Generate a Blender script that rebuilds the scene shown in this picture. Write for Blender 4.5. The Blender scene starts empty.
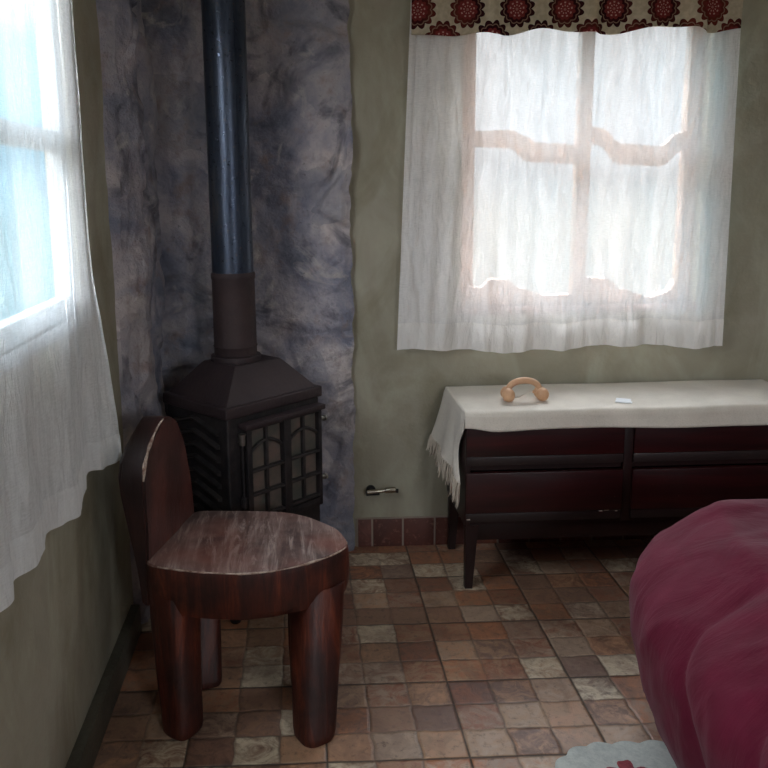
import bpy, bmesh, math, random
from mathutils import Vector, Matrix, noise
random.seed(7)
PI = math.pi
scn = bpy.context.scene
SKY = 41.0
COL = scn.collection

# ------------------------------------------------------------------ helpers
def lin(r, g, b):
    f = lambda c: (c/255/12.92) if c/255 <= .04045 else ((c/255+.055)/1.055)**2.4
    return (f(r), f(g), f(b), 1.0)

class NT:
    """small node builder"""
    def __init__(s, name):
        s.m = bpy.data.materials.new(name); s.m.use_nodes = True
        s.t = s.m.node_tree; s.n = s.t.nodes; s.l = s.t.links
        for x in list(s.n): s.n.remove(x)
        s.out = s.n.new('ShaderNodeOutputMaterial')
    def put(s, sock, v):
        if isinstance(v, bpy.types.NodeSocket): s.l.new(v, sock)
        elif v is not None:
            if isinstance(v, (tuple, list)) and len(v) == 4 and len(sock.default_value) == 3: v = v[:3]
            sock.default_value = v
    def math(s, op, a, b=None, c=None, clamp=False):
        n = s.n.new('ShaderNodeMath'); n.operation = op; n.use_clamp = clamp
        for i, v in enumerate((a, b, c)):
            if v is not None: s.put(n.inputs[i], v)
        return n.outputs[0]
    def obj(s):
        if not hasattr(s, '_tc'): s._tc = s.n.new('ShaderNodeTexCoord')
        return s._tc.outputs['Object']
    def xyz(s, v=None):
        n = s.n.new('ShaderNodeSeparateXYZ'); s.put(n.inputs[0], v if v is not None else s.obj()); return n.outputs[:3]
    def vec(s, x, y, z):
        n = s.n.new('ShaderNodeCombineXYZ')
        for i, v in enumerate((x, y, z)): s.put(n.inputs[i], v)
        return n.outputs[0]
    def mapping(s, scale=(1,1,1), rot=(0,0,0), loc=(0,0,0), v=None):
        n = s.n.new('ShaderNodeMapping'); s.put(n.inputs[0], v if v is not None else s.obj())
        n.inputs['Scale'].default_value = scale; n.inputs['Rotation'].default_value = rot; n.inputs['Location'].default_value = loc
        return n.outputs[0]
    def noise(s, scale, detail=4, rough=.55, v=None, dist=0, col=False):
        n = s.n.new('ShaderNodeTexNoise'); s.put(n.inputs['Vector'], v if v is not None else s.obj())
        n.inputs['Scale'].default_value = scale; n.inputs['Detail'].default_value = detail
        n.inputs['Roughness'].default_value = rough; n.inputs['Distortion'].default_value = dist
        return n.outputs['Color' if col else 'Fac']
    def white(s, v, w=None):
        n = s.n.new('ShaderNodeTexWhiteNoise'); n.noise_dimensions = '3D'; s.put(n.inputs['Vector'], v); return n.outputs['Value']
    def voro(s, scale, v=None, feature='F1', out='Distance'):
        n = s.n.new('ShaderNodeTexVoronoi'); n.feature = feature; s.put(n.inputs['Vector'], v if v is not None else s.obj())
        n.inputs['Scale'].default_value = scale; return n.outputs[out]
    def ramp(s, f, stops, interp='LINEAR'):
        n = s.n.new('ShaderNodeValToRGB'); s.put(n.inputs[0], f); e = n.color_ramp.elements; n.color_ramp.interpolation = interp
        e[0].position, e[0].color = stops[0]; e[1].position, e[1].color = stops[-1]
        for p, c in stops[1:-1]:
            k = e.new(p); k.color = c
        return n.outputs[0]
    def mix(s, f, a, b, mode='MIX'):
        n = s.n.new('ShaderNodeMix'); n.data_type = 'RGBA'; n.blend_type = mode
        s.put(n.inputs[0], f); s.put(n.inputs[6], a); s.put(n.inputs[7], b); return n.outputs[2]
    def maprange(s, v, a, b, c=0., d=1.):
        n = s.n.new('ShaderNodeMapRange'); s.put(n.inputs[0], v)
        for i, k in enumerate((a, b, c, d)): s.put(n.inputs[i+1], k)
        return n.outputs[0]
    def bump(s, h, strength=.3, dist=.01, nrm=None):
        n = s.n.new('ShaderNodeBump'); n.inputs['Strength'].default_value = strength; n.inputs['Distance'].default_value = dist
        s.put(n.inputs['Height'], h)
        if nrm is not None: s.put(n.inputs['Normal'], nrm)
        return n.outputs[0]
    def pbr(s, color, rough=.6, metal=0., spec=.5, normal=None, sheen=0., coat=0.):
        n = s.n.new('ShaderNodeBsdfPrincipled')
        s.put(n.inputs['Base Color'], color); s.put(n.inputs['Roughness'], rough); s.put(n.inputs['Metallic'], metal)
        s.put(n.inputs['Specular IOR Level'], spec)
        if normal is not None: s.put(n.inputs['Normal'], normal)
        n.inputs['Sheen Weight'].default_value = sheen; n.inputs['Coat Weight'].default_value = coat
        s.l.new(n.outputs[0], s.out.inputs[0]); return s.m
    def surf(s, sh): s.l.new(sh, s.out.inputs[0]); return s.m

def link(name, bm, mat, parent=None, smooth=None, kind=None):
    me = bpy.data.meshes.new(name); bm.normal_update(); bm.to_mesh(me); bm.free()
    for m in (mat if isinstance(mat, (list, tuple)) else [mat]): me.materials.append(m)
    if smooth is not None:
        for p in me.polygons: p.use_smooth = True
        me.set_sharp_from_angle(angle=math.radians(smooth))
    o = bpy.data.objects.new(name, me); COL.objects.link(o)
    if parent: o.parent = parent
    if kind: o['kind'] = kind
    return o
def thing(name, label, cat, loc=(0,0,0), rz=0., group=None):
    o = bpy.data.objects.new(name, None); COL.objects.link(o); o.empty_display_size = .05
    o.location = loc; o.rotation_euler = (0,0,rz); return tag(o, label, cat, group)
def tag(o, label, cat, group=None):
    o['label'] = label; o['category'] = cat
    if group: o['group'] = group
    return o
def box(bm, x0, x1, y0, y1, z0, z1, bev=0., seg=2, M=None, idx=0):
    vs = [bm.verts.new((x, y, z)) for z in (z0, z1) for y in (y0, y1) for x in (x0, x1)]
    fs = [(0,2,3,1),(4,5,7,6),(0,1,5,4),(2,6,7,3),(0,4,6,2),(1,3,7,5)]
    F = [bm.faces.new([vs[i] for i in f]) for f in fs]
    for f in F: f.material_index = idx
    if bev:
        es = list({e for f in F for e in f.edges})
        r = bmesh.ops.bevel(bm, geom=es, offset=bev, segments=seg, affect='EDGES', profile=.6)
        nv = {v for f in r['faces'] for v in f.verts} | {v for v in vs if v.is_valid}
        vs = list(nv)
        for f in r['faces']: f.material_index = idx
    if M is not None:
        for v in vs: v.co = M @ v.co
    return vs
def loft(bm, rings, cap=True, closed=True, idx=0):
    R = [[bm.verts.new(p) for p in r] for r in rings]
    n = len(R[0])
    for a, b in zip(R, R[1:]):
        for i in range(n if closed else n-1):
            j = (i+1) % n
            f = bm.faces.new((a[i], a[j], b[j], b[i])); f.material_index = idx
    if cap and closed:
        for r, rev in ((R[0], True), (R[-1], False)):
            f = bm.faces.new(list(reversed(r)) if rev else r); f.material_index = idx
    return R
def tube(bm, pts, rad, n=12, cap=True, idx=0):
    pts = [Vector(p) for p in pts]; rings = []
    up = None
    for i, p in enumerate(pts):
        t = (pts[min(i+1, len(pts)-1)] - pts[max(i-1, 0)]).normalized()
        if up is None:
            up = t.orthogonal().normalized()
        else:
            up = (up - t*up.dot(t)).normalized()
        sd = t.cross(up); r = rad[i] if isinstance(rad, (list, tuple)) else rad
        rings.append([p + (up*math.cos(2*PI*k/n) + sd*math.sin(2*PI*k/n))*r for k in range(n)])
    return loft(bm, rings, cap, idx=idx)
def lathe(bm, prof, n=28, c=(0,0,0), idx=0):
    c = Vector(c)
    return loft(bm, [[c + Vector((r*math.cos(2*PI*k/n), r*math.sin(2*PI*k/n), z)) for k in range(n)] for r, z in prof], True, idx=idx)
def grid(bm, nu, nv, fn, idx=0):
    V = [[bm.verts.new(fn(i/nu, j/nv)) for i in range(nu+1)] for j in range(nv+1)]
    for j in range(nv):
        for i in range(nu):
            f = bm.faces.new((V[j][i], V[j][i+1], V[j+1][i+1], V[j+1][i])); f.material_index = idx
    return V
def lerp(a, b, t): return a + (b-a)*t
def pw(pts, x, smooth=False):
    if x <= pts[0][0]: return pts[0][1]
    for (a, u), (b, v) in zip(pts, pts[1:]):
        if x <= b:
            t = (x-a)/(b-a)
            if smooth: t = t*t*(3-2*t)
            return u + (v-u)*t
    return pts[-1][1]
def sm(a, b, x):
    t = max(0., min(1., (x-a)/(b-a))); return t*t*(3-2*t)
def fbm(x, y, z, o=4): return noise.fractal(Vector((x, y, z)), 1.0, 2.0, o)

# ------------------------------------------------------------------ materials
def m_wall():
    t = NT('plaster_green')
    n1 = t.noise(1.6, 5, .6, dist=.6); n2 = t.noise(9, 4, .6); n3 = t.noise(70, 3, .6)
    br = t.noise(3.2, 4, .6, v=t.mapping((1, 1, .45), (0, .5, 0)), dist=1.2)
    c = t.ramp(n1, [(.30, lin(132,126,106)), (.5, lin(150,144,126)), (.72, lin(162,156,140))])
    c = t.mix(t.maprange(br, .47, .66, 0, .6), c, lin(178,176,156))
    c = t.mix(t.maprange(t.noise(2.4, 5, .6, dist=1.5, v=t.mapping((1,1,.6), loc=(5,3,1))), .5, .7, 0, .6), c, lin(122,114,90))
    h = t.math('ADD', t.math('MULTIPLY', n2, 1.0), t.math('MULTIPLY', n3, .18))
    return t.pbr(c, t.maprange(n2, .3, .7, .5, .75), spec=.35, normal=t.bump(h, .35, .02))
def m_stone():
    t = NT('rough_stone')
    n1 = t.noise(3.0, 6, .62, dist=.5); n2 = t.noise(11, 5, .62); n3 = t.noise(55, 4, .7)
    v = t.voro(4.6, v=t.mix(.22, t.obj(), t.noise(3, 3, col=True)), out='Color')
    sv = t.xyz(v)[0]
    c = t.ramp(n1, [(.30, lin(74,78,96)), (.43, lin(126,128,144)), (.53, lin(166,160,168)), (.66, lin(204,194,192))])
    c = t.mix(t.maprange(sv, .2, .9, 0, .55), c, t.ramp(n2, [(.35, lin(106,112,130)), (.65, lin(166,160,162))]))
    c = t.mix(t.maprange(n2, .54, .70, 0, .8), c, lin(140,122,118))
    c = t.mix(t.maprange(t.noise(4.2, 5, .6, v=t.mapping(loc=(4, 1, 2)), dist=1.), .54, .66, 0, .75), c, lin(78,78,90))
    c = t.mix(t.maprange(t.noise(5.5, 5, .6, v=t.mapping(loc=(9, 1, 7)), dist=1.), .58, .68, 0, .7), c, lin(196,188,184))
    c = t.mix(t.maprange(n3, .62, .75, 0, .6), c, lin(48,46,50))
    h = t.math('ADD', n2, t.math('MULTIPLY', n3, .35))
    return t.pbr(c, .56, spec=.45, normal=t.bump(h, .7, .03))
def m_floor():
    t = NT('floor_tile')
    x, y, z = t.xyz()
    cu, cv = .119, .10667
    wob = t.math('MULTIPLY', t.math('SUBTRACT', t.noise(14, 2), .5), .018)
    wob2 = t.math('MULTIPLY', t.math('SUBTRACT', t.noise(17, 2, v=t.mapping(loc=(3, 5, 0))), .5), .016)
    u = t.math('DIVIDE', t.math('ADD', t.math('SUBTRACT', x, .398), wob), cu)
    v = t.math('DIVIDE', t.math('ADD', t.math('SUBTRACT', y, 2.117), wob2), cv)
    iu, iv = t.math('FLOOR', u), t.math('FLOOR', v)
    fu, fv = t.math('FRACT', u), t.math('FRACT', v)
    du = t.math('MULTIPLY', t.math('MINIMUM', fu, t.math('SUBTRACT', 1, fu)), cu)
    dv = t.math('MULTIPLY', t.math('MINIMUM', fv, t.math('SUBTRACT', 1, fv)), cv)
    d = t.math('MINIMUM', du, dv)
    # big tile joints every three cells
    fU = t.math('FRACT', t.math('DIVIDE', t.math('SUBTRACT', x, .398), cu*3)); fV = t.math('FRACT', t.math('DIVIDE', t.math('SUBTRACT', y, 2.117), cv*3))
    D = t.math('MINIMUM', t.math('MULTIPLY', t.math('MINIMUM', fU, t.math('SUBTRACT', 1, fU)), cu*3), t.math('MULTIPLY', t.math('MINIMUM', fV, t.math('SUBTRACT', 1, fV)), cv*3))
    r = t.white(t.vec(iu, iv, 3.3)); r2 = t.white(t.vec(iu, iv, 9.1))
    c = t.ramp(r, [(0, lin(144,94,72)), (.16, lin(172,116,84)), (.32, lin(142,108,90)), (.46, lin(180,138,108)), (.58, lin(124,96,84)), (.70, lin(174,148,126)), (.84, lin(208,192,166))], 'CONSTANT')
    n1 = t.noise(15, 6, .7, dist=1.6); n2 = t.noise(46, 5, .72)
    c = t.mix(t.maprange(n1, .40, .60, 0, .9), c, t.ramp(r2, [(0, lin(120,74,58)), (.4, lin(174,142,114)), (.7, lin(106,78,68)), (1, lin(190,168,146))]))
    c = t.mix(t.maprange(n2, .54, .70, 0, .75), c, lin(82,64,56))
    c = t.mix(t.maprange(t.noise(6, 5, .65, dist=.8), .48, .66, 0, .5), c, lin(98,72,62))
    c = t.mix(t.math('MULTIPLY', t.maprange(d, .0012, .0050, .75, 0), t.maprange(t.noise(5, 3), .35, .6, .25, 1.)), c, lin(92,78,68))
    c = t.mix(t.maprange(D, .0008, .0036, .85, 0), c, lin(62,54,48))
    h = t.math('ADD', t.maprange(d, 0, .008, 0, .55), t.math('MULTIPLY', n1, .6))
    h = t.math('ADD', h, t.maprange(D, 0, .006, 0, .5))
    return t.pbr(c, t.maprange(n1, .3, .7, .30, .5), spec=.5, normal=t.bump(h, .55, .006))
def m_skirt():
    t = NT('skirting_tile')
    x, y, z = t.xyz(); n = t.noise(9, 5, .65, dist=.8); n2 = t.noise(40, 3, .7)
    r = t.white(t.vec(t.math('FLOOR', t.math('DIVIDE', t.math('SUBTRACT', x, .267), .125)), 1, 1))
    c = t.ramp(r, [(0, lin(92,52,44)), (.35, lin(136,80,60)), (.7, lin(112,70,62))], 'CONSTANT')
    c = t.mix(t.maprange(n, .45, .65, 0, .7), c, lin(74,46,44)); c = t.mix(t.maprange(n2, .56, .7, 0, .5), c, lin(150,112,94))
    return t.pbr(c, .5, normal=t.bump(n, .4, .01))
def m_plain(name, col, rough=.6, metal=0., spec=.5, nscale=0, namt=.3, col2=None, bump=0., sheen=0., bscale=60, coat=0.):
    t = NT(name); c = col
    if nscale:
        c = t.mix(t.maprange(t.noise(nscale, 5, .62), .38, .66, 0, namt), col, col2)
    return t.pbr(c, rough, metal, spec, t.bump(t.noise(bscale, 4, .6), bump, .01) if bump else None, sheen, coat)
def m_chair(name, a, b, c3, streak=0., rough=.35, d=0.):
    t = NT(name)
    g = t.mapping((26, 3.2, 3.2) if not streak else (20, 2.6, 8), (0, 0, math.radians(-14 + d)))
    n1 = t.noise(1.0, 6, .68, v=g, dist=.6); n2 = t.noise(5, 4, .6); n3 = t.noise(1.7, 7, .75, v=g, dist=1.2)
    c = t.ramp(n1, [(.3, a), (.52, b), (.72, c3)])
    c = t.mix(t.maprange(n2, .46, .64, 0, .75), c, a)
    if streak:
        c = t.mix(t.maprange(n3, .5, .62, 0, streak), c, lin(188,170,160))
        c = t.mix(t.maprange(t.noise(3, 3, v=t.mapping(loc=(2.2, 7, 0))), .52, .68, 0, .6), c, lin(126,72,58))
    return t.pbr(c, t.maprange(n2, .3, .7, rough, rough+.25), spec=.5, normal=t.bump(t.math('ADD', n1, t.math('MULTIPLY', n3, .6)), .4, .008))
def m_curtain(name, tint, transp, trans_fac=.5, blue=None):
    t = NT(name)
    x, y, z = t.xyz()
    fine = t.noise(1, 3, .6, v=t.mapping((260, 260, 90))); cr = t.noise(1, 5, .6, v=t.mapping((38, 38, 7), (0, .12, .0)), dist=1.0)
    weave = t.noise(1, 2, .5, v=t.mapping((60, 60, 420)))
    h = t.math('ADD', t.math('MULTIPLY', cr, 1.0), t.math('MULTIPLY', fine, .25))
    nb = t.bump(h, .75, .014)
    d = t.n.new('ShaderNodeBsdfDiffuse'); t.put(d.inputs[0], tint); t.put(d.inputs['Normal'], nb)
    tr = t.n.new('ShaderNodeBsdfTranslucent'); t.put(tr.inputs[0], tint); t.put(tr.inputs['Normal'], nb)
    m1 = t.n.new('ShaderNodeMixShader'); m1.inputs[0].default_value = trans_fac
    t.l.new(d.outputs[0], m1.inputs[1]); t.l.new(tr.outputs[0], m1.inputs[2])
    tp = t.n.new('ShaderNodeBsdfTransparent'); t.put(tp.inputs[0], (1, 1, 1, 1))
    m2 = t.n.new('ShaderNodeMixShader')
    f = t.math('MULTIPLY', t.math('MULTIPLY', t.maprange(weave, .3, .7, .75, 1.25), t.maprange(cr, .35, .65, 1.3, .7)), transp)
    t.put(m2.inputs[0], f); t.l.new(m1.outputs[0], m2.inputs[1]); t.l.new(tp.outputs[0], m2.inputs[2])
    return t.surf(m2.outputs[0])
def m_valance():
    t = NT('damask_fabric')
    x, y, z = t.xyz()
    P, Q = .172, .196
    def med(ox, oz):
        a = t.math('SUBTRACT', t.math('FRACT', t.math('DIVIDE', t.math('SUBTRACT', x, ox - P/2), P)), .5)
        b = t.math('SUBTRACT', t.math('FRACT', t.math('DIVIDE', t.math('SUBTRACT', z, oz - Q/2), Q)), .5)
        a = t.math('MULTIPLY', a, P); b = t.math('MULTIPLY', b, Q)
        r = t.math('SQRT', t.math('ADD', t.math('MULTIPLY', a, a), t.math('MULTIPLY', b, b)))
        th = t.math('ARCTAN2', b, a)
        p12 = t.math('ABSOLUTE', t.math('SINE', t.math('MULTIPLY', th, 6)))
        edge = t.math('ADD', .049, t.math('MULTIPLY', p12, .014))
        outer = t.math('LESS_THAN', r, edge)
        gap = t.math('MULTIPLY', t.math('GREATER_THAN', r, t.math('ADD', .040, t.math('MULTIPLY', p12, .006))), t.math('LESS_THAN', r, t.math('ADD', .044, t.math('MULTIPLY', p12, .006))))
        mid = t.math('LESS_THAN', r, t.math('ADD', .030, t.math('MULTIPLY', p12, .006)))
        dots = t.math('MULTIPLY', t.math('LESS_THAN', r, .026), t.math('GREATER_THAN', t.math('SINE', t.math('MULTIPLY', th, 9)), .3))
        dots = t.math('MULTIPLY', dots, t.math('GREATER_THAN', t.math('SINE', t.math('MULTIPLY', r, 620)), 0.))
        return outer, gap, mid, dots
    c = t.mix(t.maprange(t.noise(60, 3), .4, .65), lin(196,184,160), lin(214,202,180))
    dark = t.mix(t.maprange(t.noise(5, 2), .42, .6), lin(60,30,34), lin(116,54,46))
    for (ox, oz) in ((.597, 2.010), (.597+P/2, 2.010-Q/2)):
        o, g, m, d = med(ox, oz)
        c = t.mix(o, c, dark); c = t.mix(g, c, lin(150,118,100)); c = t.mix(m, c, lin(132,56,54)); c = t.mix(d, c, lin(205,160,150))
    # border line along the hem
    h = t.noise(1, 3, .6, v=t.mapping((300, 300, 300)))
    nb = t.bump(h, .3, .004)
    d = t.n.new('ShaderNodeBsdfDiffuse'); t.put(d.inputs[0], c); t.put(d.inputs['Normal'], nb)
    tr = t.n.new('ShaderNodeBsdfTranslucent'); t.put(tr.inputs[0], c)
    m1 = t.n.new('ShaderNodeMixShader'); m1.inputs[0].default_value = .35
    t.l.new(d.outputs[0], m1.inputs[1]); t.l.new(tr.outputs[0], m1.inputs[2])
    return t.surf(m1.outputs[0])
def m_glass(name, tint=(1,1,1,1)):
    t = NT(name)
    tp = t.n.new('ShaderNodeBsdfTransparent'); t.put(tp.inputs[0], tint)
    gl = t.n.new('ShaderNodeBsdfGlossy'); gl.inputs['Roughness'].default_value = .05
    fr = t.n.new('ShaderNodeFresnel'); fr.inputs[0].default_value = 1.45
    m = t.n.new('ShaderNodeMixShader'); geo = t.n.new('ShaderNodeNewGeometry'); t.l.new(t.math('MULTIPLY', fr.outputs[0], t.math('SUBTRACT', 1, geo.outputs['Backfacing'])), m.inputs[0]); t.l.new(tp.outputs[0], m.inputs[1]); t.l.new(gl.outputs[0], m.inputs[2])
    return t.surf(m.outputs[0])
def m_linen():
    t = NT('linen_cloth'); x, y, z = t.xyz()
    w = t.math('ADD', t.math('SINE', t.math('MULTIPLY', x, 1400)), t.math('SINE', t.math('MULTIPLY', y, 1400)))
    n = t.noise(5, 4); c = t.mix(t.maprange(n, .4, .65), lin(222,214,202), lin(206,198,186))
    c = t.mix(t.maprange(t.noise(300, 2), .5, .7, 0, .25), c, lin(160,150,134))
    return t.pbr(c, .95, spec=.1, normal=t.bump(t.math('ADD', t.math('MULTIPLY', w, .12), t.noise(200, 3)), .4, .002), sheen=.15)
def m_duvet():
    t = NT('burgundy_cotton')
    n1 = t.noise(7, 5, .6, dist=.8); n2 = t.noise(420, 2, .5)
    c = t.mix(t.maprange(n1, .35, .7), lin(90,19,41), lin(104,25,50))
    wr = t.noise(1, 5, .62, v=t.mapping((3.5, 8, 3.5), (0, .3, .5)), dist=.8)
    return t.pbr(c, .85, spec=.15, normal=t.bump(t.math('ADD', wr, t.math('MULTIPLY', n2, .05)), .45, .02), sheen=.1)
def m_mahogany():
    t = NT('dark_mahogany')
    g = t.noise(1, 6, .65, v=t.mapping((2.0, 8, 26)), dist=.8); n = t.noise(3, 3)
    c = t.ramp(g, [(.3, lin(22,8,9)), (.55, lin(44,12,13)), (.75, lin(64,18,17))])
    c = t.mix(t.maprange(n, .45, .7, 0, .6), c, lin(40,14,16))
    c = t.mix(t.maprange(t.noise(160, 2), .76, .8, 0, .7), c, lin(130,100,90))
    return t.pbr(c, t.maprange(n, .3, .7, .28, .42), spec=.5, normal=t.bump(g, .12, .004))
def m_pipe():
    t = NT('blued_steel'); n = t.noise(1, 5, .6, v=t.mapping((14, 14, 2.5))); n2 = t.noise(60, 4, .7)
    c = t.ramp(n, [(.35, lin(44,52,68)), (.6, lin(72,80,94)), (.75, lin(104,104,104))])
    c = t.mix(t.maprange(n2, .6, .72, 0, .6), c, lin(112,92,80))
    return t.pbr(c, t.maprange(n2, .35, .7, .26, .46), .75, .5, t.bump(n2, .08, .004))
def m_rug():
    t = NT('pale_mat'); x, y, z = t.xyz()
    n = t.noise(55, 4, .7)
    c = t.mix(t.maprange(n, .4, .65), lin(196,200,194), lin(176,182,178))
    r1 = t.noise(20, 3, .6, dist=.6)
    return t.pbr(c, .9, spec=.15, normal=t.bump(n, .5, .006))

WALL, STONE, FLOOR, SKIRT = m_wall(), m_stone(), m_floor(), m_skirt()
CEIL = m_plain('ceiling_paint', lin(226,222,212), .9, nscale=2, namt=.3, col2=lin(206,202,192), bump=.1)
BASEB = m_plain('painted_baseboard', lin(76,74,64), .5, nscale=8, namt=.7, col2=lin(104,98,86), bump=.25)
FRAME = m_plain('window_wood', lin(176,138,114), .6, nscale=9, namt=.6, col2=lin(160,118,98), bump=.1)
FRAMEL = m_plain('grey_window_paint', lin(142,146,146), .6, nscale=9, namt=.5, col2=lin(120,124,126), bump=.1)
SILL = m_plain('brown_window_sill', lin(120,84,68), .7, nscale=9, namt=.5, col2=lin(100,70,58), bump=.1)
GLASS = m_glass('window_glass')
CURT = m_curtain('white_cotton', (.91, .885, .87, 1), .20, .072)
CURTL = m_curtain('white_cotton_voile', (.90, .92, .935, 1), .25, .06)
HEML = m_curtain('white_cotton_voile_hem', (.90, .915, .925, 1), .16, .08)
HEM = m_curtain('white_cotton_hem', (.88, .85, .82, 1), .04, .18)
VAL = m_valance()
IRON = m_plain('cast_iron', lin(27,26,29), .5, .25, .5, 14, .6, lin(62,54,54), .22, bscale=70)
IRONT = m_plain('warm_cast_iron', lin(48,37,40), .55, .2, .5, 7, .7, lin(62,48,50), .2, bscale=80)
RUST = m_plain('rusty_pipe', lin(62,48,48), .65, .2, .4, 9, .7, lin(46,37,40), .2, bscale=90)
PIPE = m_pipe()
STGLASS = m_plain('reflection_tinted_glass', lin(84,86,80), .3, 0, .6, 12, .8, lin(128,106,98), .05, bscale=30)  # grey-green and pink reflections painted into the pane colour
GRILLE = m_plain('lit_iron', lin(66,62,62), .38, .4, .5, 24, .7, lin(40,38,40), .15, bscale=80)  # lighter iron: light caught on grille bars and chevrons painted into the colour
SCREW = m_plain('worn_steel', lin(150,146,140), .35, .9, nscale=30, namt=.5, col2=lin(90,86,84))
CHROME = m_plain('brass_chrome', lin(196,190,176), .22, 1., nscale=20, namt=.5, col2=lin(120,110,96))
DARKM = m_plain('dark_fitting', lin(44,42,42), .5, .4)
CHAIRW = m_chair('red_brown_wood', lin(26,12,11), lin(76,31,21), lin(132,62,37), d=0)
CHAIRT = m_chair('worn_seat_wood', lin(58,40,38), lin(116,92,86), lin(166,146,138), .55, .36)
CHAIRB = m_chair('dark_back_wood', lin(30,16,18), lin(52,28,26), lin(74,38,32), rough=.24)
WORN = m_plain('worn_edge_wood', lin(196,178,162), .55, nscale=60, namt=.9, col2=lin(108,66,52), bump=.2)
MAHOG = m_mahogany()
MAHOGD = m_plain('dark_mahogany_frame', lin(34,14,13), .4, 0, .4, 6, .7, lin(20,10,10), .06)
LIP = m_plain('drawer_lip', lin(38,27,26), .4, 0, .5, 12, .6, lin(26,18,18))
LINEN, DUVET, RUGM = m_linen(), m_duvet(), m_rug()
FRINGE = m_plain('cotton_fringe', lin(206,194,178), .95, 0, .1, 40, .6, lin(176,162,146), .3, bscale=300)
BEECH = m_plain('pale_beech', lin(206,164,128), .45, 0, .5, 24, .6, lin(184,136,100), .06)
CORD = m_plain('white_cord', lin(206,196,184), .8)
CARDM = m_plain('white_card', lin(226,228,230), .6)
MOTIF = m_plain('printed_rose', lin(166,84,88), .9, 0, .1, 40, .9, lin(120,60,70))
MATT = m_plain('mattress_ticking', lin(200,196,188), .9)
FLUFF = m_plain('white_fluff', lin(230,220,220), .9)
RODM = m_plain('wooden_rod', lin(92,60,42), .5)

# ------------------------------------------------------------------ camera
f_px, yaw, pitch, roll, cx, cy = 809.72, math.radians(1.4465), math.radians(10.154), math.radians(-.9693), 321.9, 336.37
fw = Vector((math.sin(yaw)*math.cos(pitch), math.cos(yaw)*math.cos(pitch), -math.sin(pitch)))
rt = Vector((math.cos(yaw), -math.sin(yaw), 0)); up = rt.cross(fw)
r2 = rt*math.cos(roll) + up*math.sin(roll); u2 = up*math.cos(roll) - rt*math.sin(roll)
cam = bpy.data.cameras.new('camera'); co = bpy.data.objects.new('camera', cam); COL.objects.link(co)
co.matrix_world = Matrix(((r2.x, u2.x, -fw.x, 0), (r2.y, u2.y, -fw.y, 0), (r2.z, u2.z, -fw.z, 1.4), (0, 0, 0, 1)))
cam.sensor_width = 36; cam.lens = 36*f_px/768; cam.shift_x = (384-cx)/768; cam.shift_y = -(384-cy)/768
cam.clip_start = .02
scn.camera = co

# ------------------------------------------------------------------ room shell
XL, XR, YB, YF, ZC = -.57, 2.55, 3.04, -1.5, 2.5
TH = .34
bm = bmesh.new(); box(bm, XL-TH, XR+TH, YF-TH, YB+TH, -.12, 0); link('floor', bm, FLOOR, kind='structure')
bm = bmesh.new(); box(bm, XL-TH, XR+TH, YF-TH, YB+TH, ZC, ZC+.12); link('ceiling', bm, CEIL, kind='structure')
bm = bmesh.new(); box(bm, XR, XR+TH, YF, YB, 0, ZC); link('wall_right', bm, CEIL, kind='structure')
RW = (.95, 1.65, 1.25, 1.95)         # added rear window for fill light, unseen behind the viewpoint
bm = bmesh.new(); box(bm, XL-TH, RW[0], YF-.15, YF, 0, ZC); box(bm, RW[1], XR+TH, YF-.15, YF, 0, ZC)
box(bm, RW[0], RW[1], YF-.15, YF, 0, RW[2]); box(bm, RW[0], RW[1], YF-.15, YF, RW[3], ZC)
link('wall_rear', bm, CEIL, kind='structure')
# window openings
BW = (.605, 1.515, .955, 2.03)      # back window x0,x1,z0,z1
LW = (.86, 2.10, 1.10, 2.06)        # left window y0,y1,z0,z1
bm = bmesh.new()
box(bm, XL-TH, BW[0], YB, YB+.20, 0, ZC); box(bm, BW[1], XR+TH, YB, YB+.20, 0, ZC)
box(bm, BW[0], BW[1], YB, YB+.20, 0, BW[2]); box(bm, BW[0], BW[1], YB, YB+.20, BW[3], ZC)
link('wall_back', bm, WALL, kind='structure')
bm = bmesh.new()
box(bm, XL-.065, XL, YF, LW[0], 0, ZC); box(bm, XL-.065, XL, LW[1], YB, 0, ZC)
box(bm, XL-.065, XL, LW[0], LW[1], 0, LW[2]); box(bm, XL-.065, XL, LW[0], LW[1], LW[3], ZC)
link('wall_left', bm, WALL, kind='structure')
bm = bmesh.new(); box(bm, XL, -.540, YF, 2.44, 0, .098, .006); link('baseboard_left', bm, BASEB, smooth=40, kind='structure')
bm = bmesh.new()
xs = [.204, .264, .386, .513, .640, .767, .894, 1.021, 1.148, 1.275, 1.402, 1.529, 1.656, 1.783, 1.910, 2.037, 2.164, 2.291, 2.418, 2.54]
for a, b in zip(xs, xs[1:]): box(bm, a+.0035, b-.0035, YB-.012, YB, .0, .115, .003)
link('baseboard_back', bm, SKIRT, smooth=40, kind='structure')
bm = bmesh.new(); box(bm, .200, 2.545, YB-.0085, YB-.0001, .0, .1185); link('trim_1', bm, m_plain('pale_grout', lin(150,136,124), .9), kind='structure')

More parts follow.
